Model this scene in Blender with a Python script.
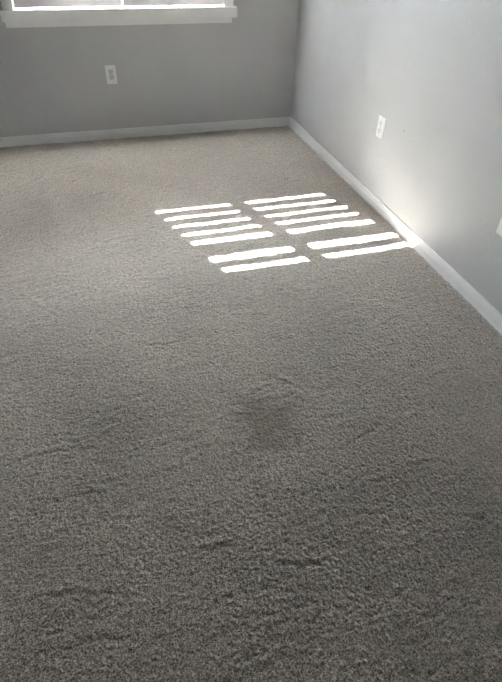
import bpy, bmesh, math, random
import numpy as np
from mathutils import Matrix, Vector

scene = bpy.context.scene
C = scene.collection
for o in list(bpy.data.objects):
    bpy.data.objects.remove(o)

# ------------------------------------------------------------------ camera
YAW, PITCH, ROLL = 0.31137, 0.72463, 0.03488
CAM = Vector((-1.63891, -4.19582, 1.45))
FPX = 497.035
fw = Vector((math.sin(YAW) * math.cos(PITCH), math.cos(YAW) * math.cos(PITCH), -math.sin(PITCH)))
rt = Vector((math.cos(YAW), -math.sin(YAW), 0))
up = rt.cross(fw)
r2 = rt * math.cos(ROLL) + up * math.sin(ROLL)
u2 = up * math.cos(ROLL) - rt * math.sin(ROLL)
cd = bpy.data.cameras.new('camera')
cd.sensor_fit = 'HORIZONTAL'
cd.sensor_width = 36.0
cd.lens = FPX / 502.0 * 36.0
cd.clip_start = 0.02
cam = bpy.data.objects.new('camera', cd)
C.objects.link(cam)
m = Matrix((r2, u2, -fw)).transposed().to_4x4()
m.translation = CAM
cam.matrix_world = m
scene.camera = cam

# ------------------------------------------------------------------ light
SUN_A, SUN_B = 0.425, 1.243          # metres sideways / into the room per metre of drop
SUN_E, SKY_E, EXPO = 12.5, 12.0, 5.12
sdir = Vector((SUN_A, -SUN_B, -1.0)).normalized()
sd = bpy.data.lights.new('sun', 'SUN')
sd.energy = SUN_E
sd.angle = math.radians(0.53)
sd.color = (1.0, 1.0, 1.0)
sun = bpy.data.objects.new('sun', sd)
C.objects.link(sun)
sun.rotation_euler = sdir.to_track_quat('-Z', 'Y').to_euler()
sun.location = (-3, 6, 6)

world = bpy.data.worlds.new('world')
scene.world = world
world.use_nodes = True
wn = world.node_tree
wn.nodes.clear()
wo = wn.nodes.new('ShaderNodeOutputWorld')
wb = wn.nodes.new('ShaderNodeBackground')
wb.inputs['Color'].default_value = (0.90, 0.95, 1.0, 1)        # pale, evenly hazy sky
wb.inputs['Strength'].default_value = SKY_E
wn.links.new(wb.outputs[0], wo.inputs[0])

# sky portal in the window opening
pd = bpy.data.lights.new('window_portal', 'AREA')
pd.shape = 'RECTANGLE'
pd.size, pd.size_y = 1.24, 0.92
pd.cycles.is_portal = True
po = bpy.data.objects.new('window_portal', pd)
C.objects.link(po)
po.location = (-1.30, 0.20, 1.345)
po.rotation_euler = (math.radians(-90), 0, 0)

vs = scene.view_settings
scene.display_settings.display_device = 'sRGB'
vs.view_transform = 'Standard'
vs.look = 'None'
vs.gamma = 1.0
vs.use_curve_mapping = False
vs.exposure = EXPO
scene.cycles.max_bounces = 14
scene.cycles.diffuse_bounces = 8
scene.cycles.use_denoising = True

# ------------------------------------------------------------------ materials
def mat(name, col, rough=0.6, spec=0.3):
    mt = bpy.data.materials.new(name)
    mt.use_nodes = True
    b = mt.node_tree.nodes['Principled BSDF']
    b.inputs['Base Color'].default_value = (*col, 1)
    b.inputs['Roughness'].default_value = rough
    b.inputs['Specular IOR Level'].default_value = spec
    return mt

def N(mt, t, **kw):
    n = mt.node_tree.nodes.new(t)
    for k, v in kw.items():
        if k in n.inputs:
            n.inputs[k].default_value = v
        else:
            setattr(n, k, v)
    return n

def L(mt, a, b):
    mt.node_tree.links.new(a, b)

def mixc(mt, fac, a, b, mode='MIX'):
    n = N(mt, 'ShaderNodeMix', data_type='RGBA', blend_type=mode)
    for src, i in ((fac, 0), (a, 6), (b, 7)):
        if isinstance(src, (float, int)):
            n.inputs[i].default_value = src
        elif isinstance(src, tuple):
            n.inputs[i].default_value = (*src, 1)
        else:
            L(mt, src, n.inputs[i])
    return n.outputs[2]

def ramp(mt, src, stops):
    n = N(mt, 'ShaderNodeValToRGB')
    e = n.color_ramp.elements
    while len(e) < len(stops):
        e.new(0.5)
    for el, (p, v) in zip(e, stops):
        el.position = p
        el.color = (v, v, v, 1)
    L(mt, src, n.inputs[0])
    return n.outputs[0]

def wall_material():
    mt = mat('painted_wall', (0.47, 0.475, 0.455), 0.55, 0.35)
    b = mt.node_tree.nodes['Principled BSDF']
    tc = N(mt, 'ShaderNodeTexCoord')
    n1 = N(mt, 'ShaderNodeTexNoise', Scale=75.0, Detail=2.0, Roughness=0.5)
    n2 = N(mt, 'ShaderNodeTexNoise', Scale=34.0, Detail=3.0, Roughness=0.55)
    n3 = N(mt, 'ShaderNodeTexNoise', Scale=2.2, Detail=3.0)
    for n in (n1, n2, n3):
        L(mt, tc.outputs['Object'], n.inputs['Vector'])
    h = mixc(mt, 0.45, ramp(mt, n1.outputs[0], [(0.42, 0), (0.62, 1)]), n2.outputs[0])
    bp = N(mt, 'ShaderNodeBump', Strength=0.3, Distance=0.004)
    L(mt, h, bp.inputs['Height'])
    L(mt, bp.outputs[0], b.inputs['Normal'])
    c = mixc(mt, ramp(mt, n3.outputs[0], [(0.35, 0), (0.7, 1)]), (0.487, 0.500, 0.505), (0.512, 0.524, 0.53))
    # a small grey scuff on the right wall
    def spot(c, pos, sx, colr, amt):
        mp = N(mt, 'ShaderNodeMapping', vector_type='POINT')
        mp.inputs['Scale'].default_value = sx
        mp.inputs['Location'].default_value = tuple(-p * s for p, s in zip(pos, sx))
        L(mt, tc.outputs['Object'], mp.inputs[0])
        g = N(mt, 'ShaderNodeTexGradient', gradient_type='SPHERICAL')
        L(mt, mp.outputs[0], g.inputs[0])
        f = ramp(mt, g.outputs['Fac'], [(0.0, 0), (0.7, amt)])
        return mixc(mt, f, c, colr)
    c = spot(c, (0, -1.732, 0.519), (60, 120, 70), (0.28, 0.28, 0.27), 0.6)
    L(mt, c, b.inputs['Base Color'])
    return mt

M = {}
M['wall'] = wall_material()
M['ceiling'] = mat('ceiling_paint', (0.45, 0.45, 0.45), 0.8, 0.1)
M['trim'] = mat('white_trim_paint', (0.76, 0.77, 0.765), 0.32, 0.45)
M['shutter'] = mat('white_shutter_paint', (0.90, 0.895, 0.905), 0.35, 0.4)
M['vinyl'] = mat('white_vinyl', (0.78, 0.78, 0.77), 0.4, 0.4)
M['plate'] = mat('white_plastic', (0.78, 0.79, 0.795), 0.32, 0.45)
M['insert'] = mat('pale_grey_plastic', (0.62, 0.62, 0.61), 0.4, 0.4)
M['slot'] = mat('dark_slot', (0.03, 0.03, 0.03), 0.7, 0.1)
M['screw'] = mat('painted_screw', (0.55, 0.55, 0.54), 0.35, 0.5)
M['subfloor'] = mat('subfloor', (0.25, 0.22, 0.18), 0.9, 0.1)
M['render'] = mat('exterior_render', (0.55, 0.52, 0.46), 0.9, 0.1)
M['soffit'] = mat('soffit_paint', (0.6, 0.58, 0.54), 0.8, 0.1)
M['door'] = mat('door_paint', (0.70, 0.70, 0.68), 0.4, 0.4)
M['metal'] = mat('satin_nickel', (0.5, 0.48, 0.45), 0.3, 0.5)
M['metal'].node_tree.nodes['Principled BSDF'].inputs['Metallic'].default_value = 1.0
for k in ('trim', 'shutter', 'plate'):
    mt = M[k]
    b = mt.node_tree.nodes['Principled BSDF']
    tc = N(mt, 'ShaderNodeTexCoord')
    n = N(mt, 'ShaderNodeTexNoise', Scale=60.0, Detail=2.0)
    L(mt, tc.outputs['Object'], n.inputs['Vector'])
    bp = N(mt, 'ShaderNodeBump', Strength=0.08, Distance=0.001)
    L(mt, n.outputs[0], bp.inputs['Height'])
    L(mt, bp.outputs[0], b.inputs['Normal'])

def lawn():
    mt = mat('dry_lawn', (0.3, 0.3, 0.2), 0.95, 0.05)
    b = mt.node_tree.nodes['Principled BSDF']
    n = N(mt, 'ShaderNodeTexNoise', Scale=3.0, Detail=8.0)
    c = mixc(mt, n.outputs[0], (0.27, 0.26, 0.20), (0.42, 0.38, 0.32))
    L(mt, c, b.inputs['Base Color'])
    return mt
M['lawn'] = lawn()

def glass():
    mt = bpy.data.materials.new('window_glass')
    mt.use_nodes = True
    nt = mt.node_tree
    nt.nodes.clear()
    out = N(mt, 'ShaderNodeOutputMaterial')
    tr = N(mt, 'ShaderNodeBsdfTransparent')
    tr.inputs[0].default_value = (0.92, 0.92, 0.92, 1)
    gl = N(mt, 'ShaderNodeBsdfGlossy', Roughness=0.02)
    fr = N(mt, 'ShaderNodeFresnel', IOR=1.45)
    mx = N(mt, 'ShaderNodeMixShader')
    L(mt, fr.outputs[0], mx.inputs[0])
    L(mt, tr.outputs[0], mx.inputs[1])
    L(mt, gl.outputs[0], mx.inputs[2])
    L(mt, mx.outputs[0], out.inputs[0])
    return mt
M['glass'] = glass()

STAIN = (-1.215, -3.085)

def carpet_material():
    mt = mat('beige_cut_pile', (0.33, 0.305, 0.275), 1.0, 0.0)
    b = mt.node_tree.nodes['Principled BSDF']
    b.inputs['Sheen Weight'].default_value = 1.0
    b.inputs['Sheen Tint'].default_value = (0.94, 0.90, 0.85, 1)
    b.inputs['Sheen Roughness'].default_value = 0.6
    tc = N(mt, 'ShaderNodeTexCoord')
    P = tc.outputs['Object']
    nf = N(mt, 'ShaderNodeTexNoise', Scale=230.0, Detail=2.0, Roughness=0.7)
    nm = N(mt, 'ShaderNodeTexNoise', Scale=70.0, Detail=4.0, Roughness=0.65)
    nl = N(mt, 'ShaderNodeTexNoise', Scale=1.6, Detail=3.0, Roughness=0.5, Distortion=0.6)
    nt_ = N(mt, 'ShaderNodeTexNoise', Scale=2.6, Detail=4.0, Roughness=0.6)
    for n in (nf, nm, nl, nt_):
        L(mt, P, n.inputs['Vector'])
    # heathered yarn: pale, mid and dark fibres
    c = mixc(mt, ramp(mt, nf.outputs[0], [(0.38, 0), (0.62, 1)]), (0.040, 0.034, 0.027), (0.68, 0.60, 0.505))
    c = mixc(mt, 1.0, c, ramp(mt, nm.outputs[0], [(0.32, 0.66), (0.66, 1.25)]), 'MULTIPLY')
    # brushed pile patches
    c = mixc(mt, 1.0, c, ramp(mt, nl.outputs[0], [(0.34, 0.84), (0.66, 1.10)]), 'MULTIPLY')
    # traffic soil, slightly brown
    c = mixc(mt, ramp(mt, nt_.outputs[0], [(0.50, 0), (0.78, 0.30)]), c, (0.215, 0.185, 0.150))
    # the stain
    mp = N(mt, 'ShaderNodeMapping')
    s = (1 / 0.15, 1 / 0.17, 1.0)
    mp.inputs['Scale'].default_value = s
    mp.inputs['Location'].default_value = (-STAIN[0] * s[0], -STAIN[1] * s[1], 0)
    nd = N(mt, 'ShaderNodeTexNoise', Scale=11.0, Detail=4.0, Roughness=0.6)
    L(mt, P, nd.inputs['Vector'])
    va = N(mt, 'ShaderNodeVectorMath', operation='MULTIPLY_ADD')
    L(mt, nd.outputs['Color'], va.inputs[0])
    va.inputs[1].default_value = (2.4, 2.4, 0)
    L(mt, mp.outputs[0], va.inputs[2])
    vb = N(mt, 'ShaderNodeVectorMath', operation='SUBTRACT')
    L(mt, va.outputs[0], vb.inputs[0])
    vb.inputs[1].default_value = (1.2, 1.2, 0)
    L(mt, P, mp.inputs[0])
    g = N(mt, 'ShaderNodeTexGradient', gradient_type='SPHERICAL')
    L(mt, vb.outputs[0], g.inputs[0])
    c = mixc(mt, ramp(mt, g.outputs['Fac'], [(0.0, 0), (0.6, 0.62)]), c, (0.140, 0.105, 0.070))
    L(mt, c, b.inputs['Base Color'])
    bp = N(mt, 'ShaderNodeBump', Strength=0.55, Distance=0.004)
    L(mt, nf.outputs[0], bp.inputs['Height'])
    L(mt, bp.outputs[0], b.inputs['Normal'])
    return mt
M['carpet'] = carpet_material()

# ------------------------------------------------------------------ helpers
def link(name, me, material, parent=None, smooth=False):
    o = bpy.data.objects.new(name, me)
    C.objects.link(o)
    if material is not None and not me.materials:
        me.materials.append(material)
    if parent is not None:
        o.parent = parent
    if smooth:
        for p in me.polygons:
            p.use_smooth = True
    return o

def obj(name, bm, material, parent=None, smooth=False):
    bmesh.ops.recalc_face_normals(bm, faces=bm.faces)
    me = bpy.data.meshes.new(name)
    bm.to_mesh(me)
    bm.free()
    return link(name, me, material, parent, smooth)

def box(bm, x0, x1, y0, y1, z0, z1, bev=0.0):
    vs_ = [bm.verts.new(v) for v in ((x0, y0, z0), (x1, y0, z0), (x1, y1, z0), (x0, y1, z0),
                                     (x0, y0, z1), (x1, y0, z1), (x1, y1, z1), (x0, y1, z1))]
    fs = [bm.faces.new([vs_[i] for i in f]) for f in ((0, 3, 2, 1), (4, 5, 6, 7), (0, 1, 5, 4), (1, 2, 6, 5), (2, 3, 7, 6), (3, 0, 4, 7))]
    if bev:
        es = list({e for f in fs for e in f.edges})
        bmesh.ops.bevel(bm, geom=es, offset=bev, segments=2, affect='EDGES', profile=0.5)
    return bm

def boxobj(name, dims, material, parent=None, bev=0.0):
    return obj(name, box(bmesh.new(), *dims, bev), material, parent)

def empty(name, loc, rotz=0.0):
    o = bpy.data.objects.new(name, None)
    o.empty_display_size = 0.1
    C.objects.link(o)
    o.location = loc
    o.rotation_euler = (0, 0, rotz)
    return o

def tag(o, label=None, cat=None, group=None, kind=None):
    if label: o['label'] = label
    if cat: o['category'] = cat
    if group: o['group'] = group
    if kind: o['kind'] = kind
    return o

# ------------------------------------------------------------------ room shell
RX0, RY0, RZ = -2.75, -7.20, 2.44        # left wall, wall behind the camera, ceiling
T = 0.16
WX0, WX1, WZ0, WZ1 = -2.03, -0.57, 0.855, 1.865   # rough opening of the window

bm = bmesh.new()
box(bm, RX0 - T, WX0, 0, T, -0.05, RZ + 0.1)
box(bm, WX1, T, 0, T, -0.05, RZ + 0.1)
box(bm, WX0, WX1, 0, T, -0.05, WZ0)
box(bm, WX0, WX1, 0, T, WZ1, RZ + 0.1)
tag(obj('wall_back', bm, M['wall']), 'grey painted back wall below the window', 'wall', kind='structure')
tag(boxobj('wall_right', (0, T, RY0 - T, 0, -0.05, RZ + 0.1), M['wall']), 'pale grey textured right wall with outlets', 'wall', kind='structure')
tag(boxobj('wall_left', (RX0 - T, RX0, RY0 - T, 0, -0.05, RZ + 0.1), M['wall']), 'grey painted wall left of the photo', 'wall', kind='structure')
tag(boxobj('wall_front', (RX0, 0, RY0 - T, RY0, -0.05, RZ + 0.1), M['wall']), 'grey painted wall behind the camera', 'wall', kind='structure')
tag(boxobj('ceiling', (RX0, 0, RY0, 0, RZ, RZ + 0.1), M['ceiling']), 'white flat ceiling above the room', 'ceiling', kind='structure')

# ---- carpeted floor: slab + one displaced pile sheet
floor = tag(boxobj('floor', (RX0, 0, RY0, 0, -0.06, -0.012), M['subfloor']), 'beige cut-pile carpet floor with sunlit stripes', 'floor', kind='structure')

def unproj_floor(px, py):
    d = fw + r2 * ((px - 251) / FPX) - u2 * ((py - 341) / FPX)
    t = -CAM.z / d.z
    p = CAM + d * t
    return p.x, p.y

def carpet():
    rng = np.random.default_rng(7)
    x0, x1, y0, y1 = RX0 + 0.004, -0.004, RY0 + 0.004, -0.004
    # fine where the room is looked at, coarse elsewhere
    def axis(segs):
        out = []
        for a, b_, st in segs:
            n = max(1, int(round((b_ - a) / st)))
            out += list(a + (b_ - a) * np.arange(n) / n)
        out.append(segs[-1][1])
        return np.array(out)
    xs = axis([(x0, x1, 0.0036)])
    ys = axis([(y0, -4.25, 0.03), (-4.25, -2.2, 0.0034), (-2.2, y1, 0.0048)])
    nx, ny = len(xs), len(ys)
    X, Y = np.meshgrid(xs, ys)

    def noise(lx, ly, ang=0.0, seed=0):
        """band-limited gaussian noise on a regular grid, sampled at the vertices"""
        r = np.random.default_rng(seed)
        n = 1024
        st = 0.0034
        f = np.fft.fftfreq(n, st)
        FX, FY = np.meshgrid(f, f)
        c, s = math.cos(ang), math.sin(ang)
        U, V = FX * c + FY * s, -FX * s + FY * c
        filt = np.exp(-0.5 * ((U * lx * 1.8) ** 2 + (V * ly * 1.8) ** 2))
        a = np.fft.ifft2(np.fft.fft2(r.standard_normal((n, n))) * filt).real
        a /= a.std()
        ix = (np.round((X - x0) / st).astype(int)) % n
        iy = (np.round((Y - y0) / st).astype(int)) % n
        return a[iy, ix]

    tuft = noise(0.0022, 0.0022, seed=1) * 0.8 + noise(0.006, 0.006, seed=2) * 0.45
    wr = noise(0.075, 0.022, 0.30, seed=3)
    wr2 = noise(0.05, 0.018, -0.15, seed=4)
    big = noise(0.28, 0.16, 0.2, seed=5)
    amp = 0.75 + 0.35 * np.clip(noise(0.3, 0.2, seed=6), -1.5, 1.5)
    Z = 0.0016 * tuft + amp * (0.0007 * wr + 0.0005 * wr2) + 0.0008 * big
    # one-sided creases where the pile has been pushed by feet and furniture
    curves = [[(22, 392), (60, 362), (100, 331), (132, 318)], [(155, 447), (190, 437), (232, 415)],
              [(205, 463), (232, 456), (256, 449)], [(292, 502), (314, 492), (344, 491)],
              [(349, 445), (369, 432), (394, 420)], [(340, 528), (358, 514), (380, 515), (410, 520)],
              [(454, 532), (464, 518), (486, 522), (494, 530)], [(0, 604), (30, 601), (55, 596), (79, 591), (103, 598), (122, 594)],
              [(262, 375), (285, 382), (310, 397)], [(40, 510), (70, 498), (110, 492)], [(160, 480), (190, 462), (215, 452)],
              [(0, 470), (40, 455), (90, 448)], [(420, 385), (445, 372), (470, 368)], [(180, 560), (215, 548), (250, 550)],
              [(60, 655), (100, 640), (140, 645)], [(15, 290), (35, 305), (60, 318)], [(130, 340), (160, 345), (190, 338)],
              [(400, 470), (430, 462), (455, 466)], [(270, 560), (300, 566), (330, 560)], [(120, 250), (140, 262), (150, 275)]]
    for k, cv in enumerate(curves):
        pts = np.array([unproj_floor(*p) for p in cv])
        t = np.linspace(0, 1, len(pts))
        tt = np.linspace(0, 1, 40)
        deg = min(3, len(pts) - 1)
        px = np.polyval(np.polyfit(t, pts[:, 0], deg), tt)
        py = np.polyval(np.polyfit(t, pts[:, 1], deg), tt)
        py = py + 0.004 * np.sin(tt * 23 + k)
        pad = 0.05
        i0, i1 = np.searchsorted(xs, (px.min() - pad, px.max() + pad))
        j0, j1 = np.searchsorted(ys, (py.min() - pad, py.max() + pad))
        if i1 - i0 < 2 or j1 - j0 < 2:
            continue
        sx, sy = X[j0:j1, i0:i1], Y[j0:j1, i0:i1]
        D2 = np.full(sx.shape, 9.0)
        S = np.zeros(sx.shape)
        W = np.zeros(sx.shape)
        tx, ty = np.gradient(px), np.gradient(py)
        for q in range(40):
            d2 = (sx - px[q]) ** 2 + (sy - py[q]) ** 2
            side = (tx[q] * (sy - py[q]) - ty[q] * (sx - px[q])) / math.hypot(tx[q], ty[q])
            mk = d2 < D2
            D2[mk] = d2[mk]
            S[mk] = side[mk]
            W[mk] = math.sin(math.pi * (0.06 + 0.88 * tt[q])) ** 0.6
        d = np.sqrt(D2)
        Z[j0:j1, i0:i1] += W * (-0.0024 * np.exp(-(d / 0.006) ** 2) + 0.0017 * np.exp(-((d - 0.016) / 0.010) ** 2) * (S > 0))
    # pile lies lower right against the boards
    edge = np.minimum(-X, -Y)
    Z -= 0.006 * np.exp(-((edge - 0.012) / 0.012) ** 2)
    Z -= Z.mean()
    Z = np.clip(Z, -0.0108, 0.012)
    co = np.stack([X, Y, Z], -1).reshape(-1, 3).astype(np.float32)
    idx = np.arange(nx * ny).reshape(ny, nx)
    quads = np.stack([idx[:-1, :-1], idx[:-1, 1:], idx[1:, 1:], idx[1:, :-1]], -1).reshape(-1, 4).astype(np.int32)
    me = bpy.data.meshes.new('carpet_pile')
    me.vertices.add(len(co))
    me.vertices.foreach_set('co', co.ravel())
    me.loops.add(quads.size)
    me.loops.foreach_set('vertex_index', quads.ravel())
    me.polygons.add(len(quads))
    me.polygons.foreach_set('loop_start', np.arange(0, quads.size, 4, dtype=np.int32))
    me.polygons.foreach_set('use_smooth', np.ones(len(quads), dtype=bool))
    me.update(calc_edges=True)
    o = link('carpet_pile', me, M['carpet'], floor)
    o['kind'] = 'stuff'
    return o
carpet()

# ---- baseboards: moulded profile, mitred at the corner
BH, BT = 0.0665, 0.0145
PROF = [(0.0, -0.010), (BT, -0.010), (BT, 0.006), (BT * 0.93, 0.008), (BT * 0.93, 0.038), (BT * 0.74, 0.0405), (BT * 0.74, 0.0425),
        (BT * 0.86, 0.0440), (BT * 0.80, 0.0500), (BT * 0.62, 0.0565), (BT * 0.58, 0.0585), (BT * 0.64, 0.0600), (BT * 0.58, 0.0640), (BT * 0.40, BH), (0.0, BH)]

def baseboard(name, fn, a, b_):
    bm = bmesh.new()
    ra = [bm.verts.new(fn(a, t, z, True)) for t, z in PROF]
    rb = [bm.verts.new(fn(b_, t, z, False)) for t, z in PROF]
    n = len(PROF)
    for i in range(n):
        j = (i + 1) % n
        bm.faces.new((ra[i], ra[j], rb[j], rb[i]))
    bm.faces.new(ra)
    bm.faces.new(rb[::-1])
    return obj(name, bm, M['trim'])
# 'a' end meets the far right corner and is mitred there
tag(baseboard('baseboard_back', lambda s, t, z, mit: ((-t if mit else s), -t, z), 0, RX0), 'white moulded baseboard along the back wall', 'baseboard', kind='structure')
tag(baseboard('baseboard_right', lambda s, t, z, mit: (-t, (-t if mit else s), z), 0, RY0), 'white moulded baseboard along the right wall', 'baseboard', kind='structure')
tag(baseboard('baseboard_left', lambda s, t, z, mit: (RX0 + t, (-BT if mit else s), z), 0, RY0), 'white baseboard along the left wall', 'baseboard', kind='structure')

# ------------------------------------------------------------------ window: glazing, casing, sill
win = empty('window_1', (-1.30, 0.0, 0.87))
tag(win, 'white framed window with sill above the back wall', 'window', kind='structure')
def wpart(name, dims, material, parent=win, bev=0.0):
    o = boxobj(name, dims, material, None, bev)
    o.parent = parent
    o.matrix_parent_inverse = Matrix.Translation(-Vector((-1.30, 0.0, 0.87)))
    return o
GX0, GX1, GZ0, GZ1 = -1.854, -0.728, 0.950, 1.760
# fixed outer frame of the glazing
bm = bmesh.new()
box(bm, WX0, GX0, 0.050, 0.095, WZ0, WZ1)
box(bm, GX1, WX1, 0.050, 0.095, WZ0, WZ1)
box(bm, GX0, GX1, 0.050, 0.095, WZ0, GZ0)
box(bm, GX0, GX1, 0.050, 0.095, GZ1, WZ1)
o = obj('glazing_frame', bm, M['vinyl']); o.parent = win; o.matrix_parent_inverse = Matrix.Translation(-Vector((-1.30, 0.0, 0.87)))
wpart('pane', (GX0 - 0.005, GX1 + 0.005, 0.070, 0.074, GZ0 - 0.005, GZ1 + 0.005), M['glass'])
# inner sill lining of the recess, bright in the sun behind the shutters
wpart('recess_sill', (WX0, WX1, 0.0, 0.050, WZ0, 0.871), M['shutter'])
# stool and apron: two stepped boards under the shutters
wpart('stool', (-2.100, -0.499, -0.056, 0.0, 0.807, 0.8735), M['trim'], bev=0.002)
wpart('apron', (-2.087, -0.532, -0.030, 0.0, 0.772, 0.806), M['trim'], bev=0.002)
# casing: legs and head, standing proud of the wall
wpart('casing_leg', (-2.081, -2.016, -0.037, 0.0, 0.873, 1.915), M['shutter'], bev=0.002)
wpart('casing_leg', (-0.590, -0.523, -0.037, 0.0, 0.873, 1.915), M['shutter'], bev=0.002)
wpart('casing_head', (-2.016, -0.590, -0.037, 0.0, 1.850, 1.915), M['shutter'], bev=0.002)

# ------------------------------------------------------------------ plantation shutters (their louvers throw the stripes)
YS = -0.020
LOW = [1.0268 + 0.0824 * i for i in range(5)]
HIGH = [1.6032 + 0.0869 * i for i in range(3)]
TILT_LOW, TILT_HIGH = math.radians(78), math.radians(79)

def louver_mesh(w):
    bm = bmesh.new()
    n = 16
    a, b_ = 0.0445, 0.0055
    rings = []
    for s in (-w / 2, w / 2):
        rings.append([bm.verts.new((s, a * math.cos(2 * math.pi * k / n), b_ * math.sin(2 * math.pi * k / n))) for k in range(n)])
    for k in range(n):
        j = (k + 1) % n
        bm.faces.new((rings[0][k], rings[0][j], rings[1][j], rings[1][k]))
    bm.faces.new(rings[0][::-1])
    bm.faces.new(rings[1])
    bmesh.ops.recalc_face_normals(bm, faces=bm.faces)
    me = bpy.data.meshes.new('louver')
    bm.to_mesh(me)
    bm.free()
    me.materials.append(M['shutter'])
    for p in me.polygons:
        p.use_smooth = len(p.vertices) == 4
    return me

def shutter(x0, x1, sl, sr, label):
    base = Vector(((x0 + x1) / 2, YS, 0.884))
    root = empty('window_shutter', base)
    tag(root, label, 'shutter', 'louvered shutters in the window')
    y0, y1 = YS - 0.015, YS + 0.015
    def part(name, d, bev=0.002):
        d = (d[0] - base.x, d[1] - base.x, y0 - base.y, y1 - base.y, d[2] - base.z, d[3] - base.z)
        return boxobj(name, d, M['shutter'], root, bev)
    top = 1.845
    part('stile', (x0, x0 + sl, 0.884, top))
    part('stile', (x1 - sr, x1, 0.884, top))
    part('bottom_rail', (x0 + sl, x1 - sr, 0.884, 1.0))
    part('divider_rail', (x0 + sl, x1 - sr, 1.424, 1.528))
    part('top_rail', (x0 + sl, x1 - sr, 1.795, top))
    me = louver_mesh(x1 - x0 - sl - sr - 0.004)
    xc = (x0 + sl + x1 - sr) / 2
    for zs, tl in ((LOW, TILT_LOW), (HIGH, TILT_HIGH)):
        for z in zs:
            o = link('louver', me, None, root)
            o.location = (xc - base.x, 0, z - base.z)
            o.rotation_euler = (tl, 0, 0)
    return root
shutter(-2.010, -1.3115, 0.044, 0.036, 'white louvered shutter panel in the left half of the window')
shutter(-1.307, -0.5915, 0.060, 0.056, 'white louvered shutter panel in the right half, nearer the corner')

# ------------------------------------------------------------------ outlets
def rounded_plate(w, h, t, r, bev):
    """plate in the XZ plane, front towards -Y"""
    bm = bmesh.new()
    pts = []
    for cx, cz, a0 in ((w / 2 - r, h / 2 - r, 0), (-w / 2 + r, h / 2 - r, 90), (-w / 2 + r, -h / 2 + r, 180), (w / 2 - r, -h / 2 + r, 270)):
        for k in range(5):
            a = math.radians(a0 + 22.5 * k)
            pts.append((cx + r * math.cos(a), cz + r * math.sin(a)))
    def ring(y, sh):
        return [bm.verts.new((x * (1 - 2 * sh / w), y, z * (1 - 2 * sh / h))) for x, z in pts]
    rs = [ring(0, 0), ring(-t + bev, 0), ring(-t, bev)]
    n = len(pts)
    for a, b_ in zip(rs, rs[1:]):
        for i in range(n):
            bm.faces.new((a[i], a[(i + 1) % n], b_[(i + 1) % n], b_[i]))
    bm.faces.new(rs[0][::-1])
    bm.faces.new(rs[-1])
    return bm

def add_slots(parent, zc, k, y=-0.001):
    s = boxobj('slot', (-0.0085 * k, -0.0058 * k, y, 0.001, -0.0048 * k + zc, 0.0048 * k + zc), M['slot'], parent)
    s = boxobj('slot', (0.0058 * k, 0.0085 * k, y, 0.001, -0.0040 * k + zc, 0.0040 * k + zc), M['slot'], parent)
    bm = bmesh.new()
    n = 12
    c = [bm.verts.new((0.0030 * k * math.cos(2 * math.pi * i / n), y, zc - 0.0105 * k + 0.0030 * k * math.sin(2 * math.pi * i / n))) for i in range(n)]
    d = [bm.verts.new((v.co.x, 0.001, v.co.z)) for v in c]
    for i in range(n):
        bm.faces.new((c[i], c[(i + 1) % n], d[(i + 1) % n], d[i]))
    bm.faces.new(c)
    bm.faces.new(d[::-1])
    obj('ground_hole', bm, M['slot'], parent)

def screw(parent, z, y):
    bm = bmesh.new()
    n = 12
    c = [bm.verts.new((0.0032 * math.cos(2 * math.pi * i / n), y, z + 0.0032 * math.sin(2 * math.pi * i / n))) for i in range(n)]
    d = [bm.verts.new((v.co.x, y + 0.003, v.co.z)) for v in c]
    for i in range(n):
        bm.faces.new((c[i], c[(i + 1) % n], d[(i + 1) % n], d[i]))
    bm.faces.new(c)
    obj('screw', bm, M['screw'], parent)

PW, PH, PT = 0.0756, 0.1256, 0.0065

def duplex(loc, rz, label):
    root = empty('wall_outlet', loc, rz)
    tag(root, label, 'outlet', 'electrical outlets')
    obj('cover_plate', rounded_plate(PW, PH, PT, 0.004, 0.0025), M['plate'], root)
    for s in (1, -1):
        bm = rounded_plate(0.034, 0.029, 0.003, 0.011, 0.001)
        f = obj('receptacle_face', bm, M['plate'], root)
        f.location = (0, -PT + 0.0005, s * 0.0215)
        add_slots(f, 0.004, 1.15, -0.0033)
    screw(root, 0, -PT - 0.001)
    return root

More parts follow.
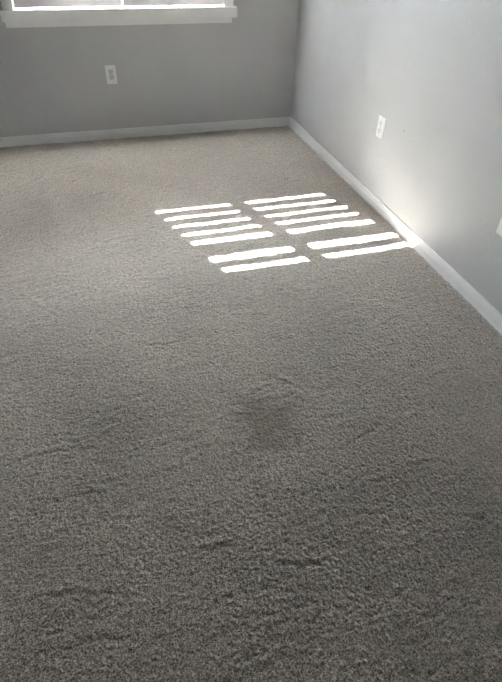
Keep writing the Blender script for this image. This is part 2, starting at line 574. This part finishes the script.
def decora(loc, rz, label):
    root = empty('wall_outlet', loc, rz)
    tag(root, label, 'outlet', 'electrical outlets')
    obj('cover_plate', rounded_plate(PW, PH, PT, 0.003, 0.0025), M['plate'], root)
    f = obj('receptacle_insert', rounded_plate(0.036, 0.071, 0.002, 0.002, 0.0008), M['insert'], root)
    f.location = (0, -PT + 0.0004, 0.001)
    for zc in (0.0225, -0.0125):
        add_slots(f, zc, 1.15, -0.0023)
    screw(root, 0.0525, -PT - 0.0004)
    screw(root, -0.0525, -PT - 0.0004)
    return root

decora((-1.4894 + PW / 2, 0, 0.5191 - PH / 2), 0, 'white outlet plate with grey rectangular insert on the back wall under the window')
duplex((0, -1.4507 - PW / 2, 0.524 - PH / 2), -math.pi / 2, 'white duplex outlet low on the right wall beyond the sunlit stripes')
duplex((0, -2.617 - PW / 2, 0.374 + PH / 2), -math.pi / 2, 'white outlet plate cut off by the right edge of the photo')

# ------------------------------------------------------------------ door in the wall behind the camera
door = empty('door_1', (-1.9, RY0, 0))
tag(door, 'white panel door behind the camera', 'door', kind='structure')
def dpart(name, d, mt, parent=door, bev=0.003):
    return boxobj(name, d, mt, parent, bev)
dpart('door_leaf', (-0.40, 0.40, 0.002, 0.030, 0.012, 2.03), M['door'])
dpart('door_casing', (-0.47, -0.405, 0.0, 0.020, 0.0, 2.11), M['trim'])
dpart('door_casing', (0.405, 0.47, 0.0, 0.020, 0.0, 2.11), M['trim'])
dpart('door_casing', (-0.405, 0.405, 0.0, 0.020, 2.04, 2.11), M['trim'])
for z0, z1 in ((0.20, 0.85), (1.02, 1.88)):
    for x0, x1 in ((-0.31, -0.05), (0.05, 0.31)):
        dpart('door_panel', (x0, x1, 0.030, 0.036, z0, z1), M['door'], bev=0.004)

# ------------------------------------------------------------------ outside
tag(boxobj('ground', (-14, 12, T, 30, -0.40, -0.30), M['lawn']), 'sunlit dry lawn outside the window', 'ground', kind='structure')
tag(boxobj('roof_eave', (-6, 3, T, 0.45, 2.60, 2.75), M['soffit']), 'roof eave above the window outside', 'roof', kind='structure')
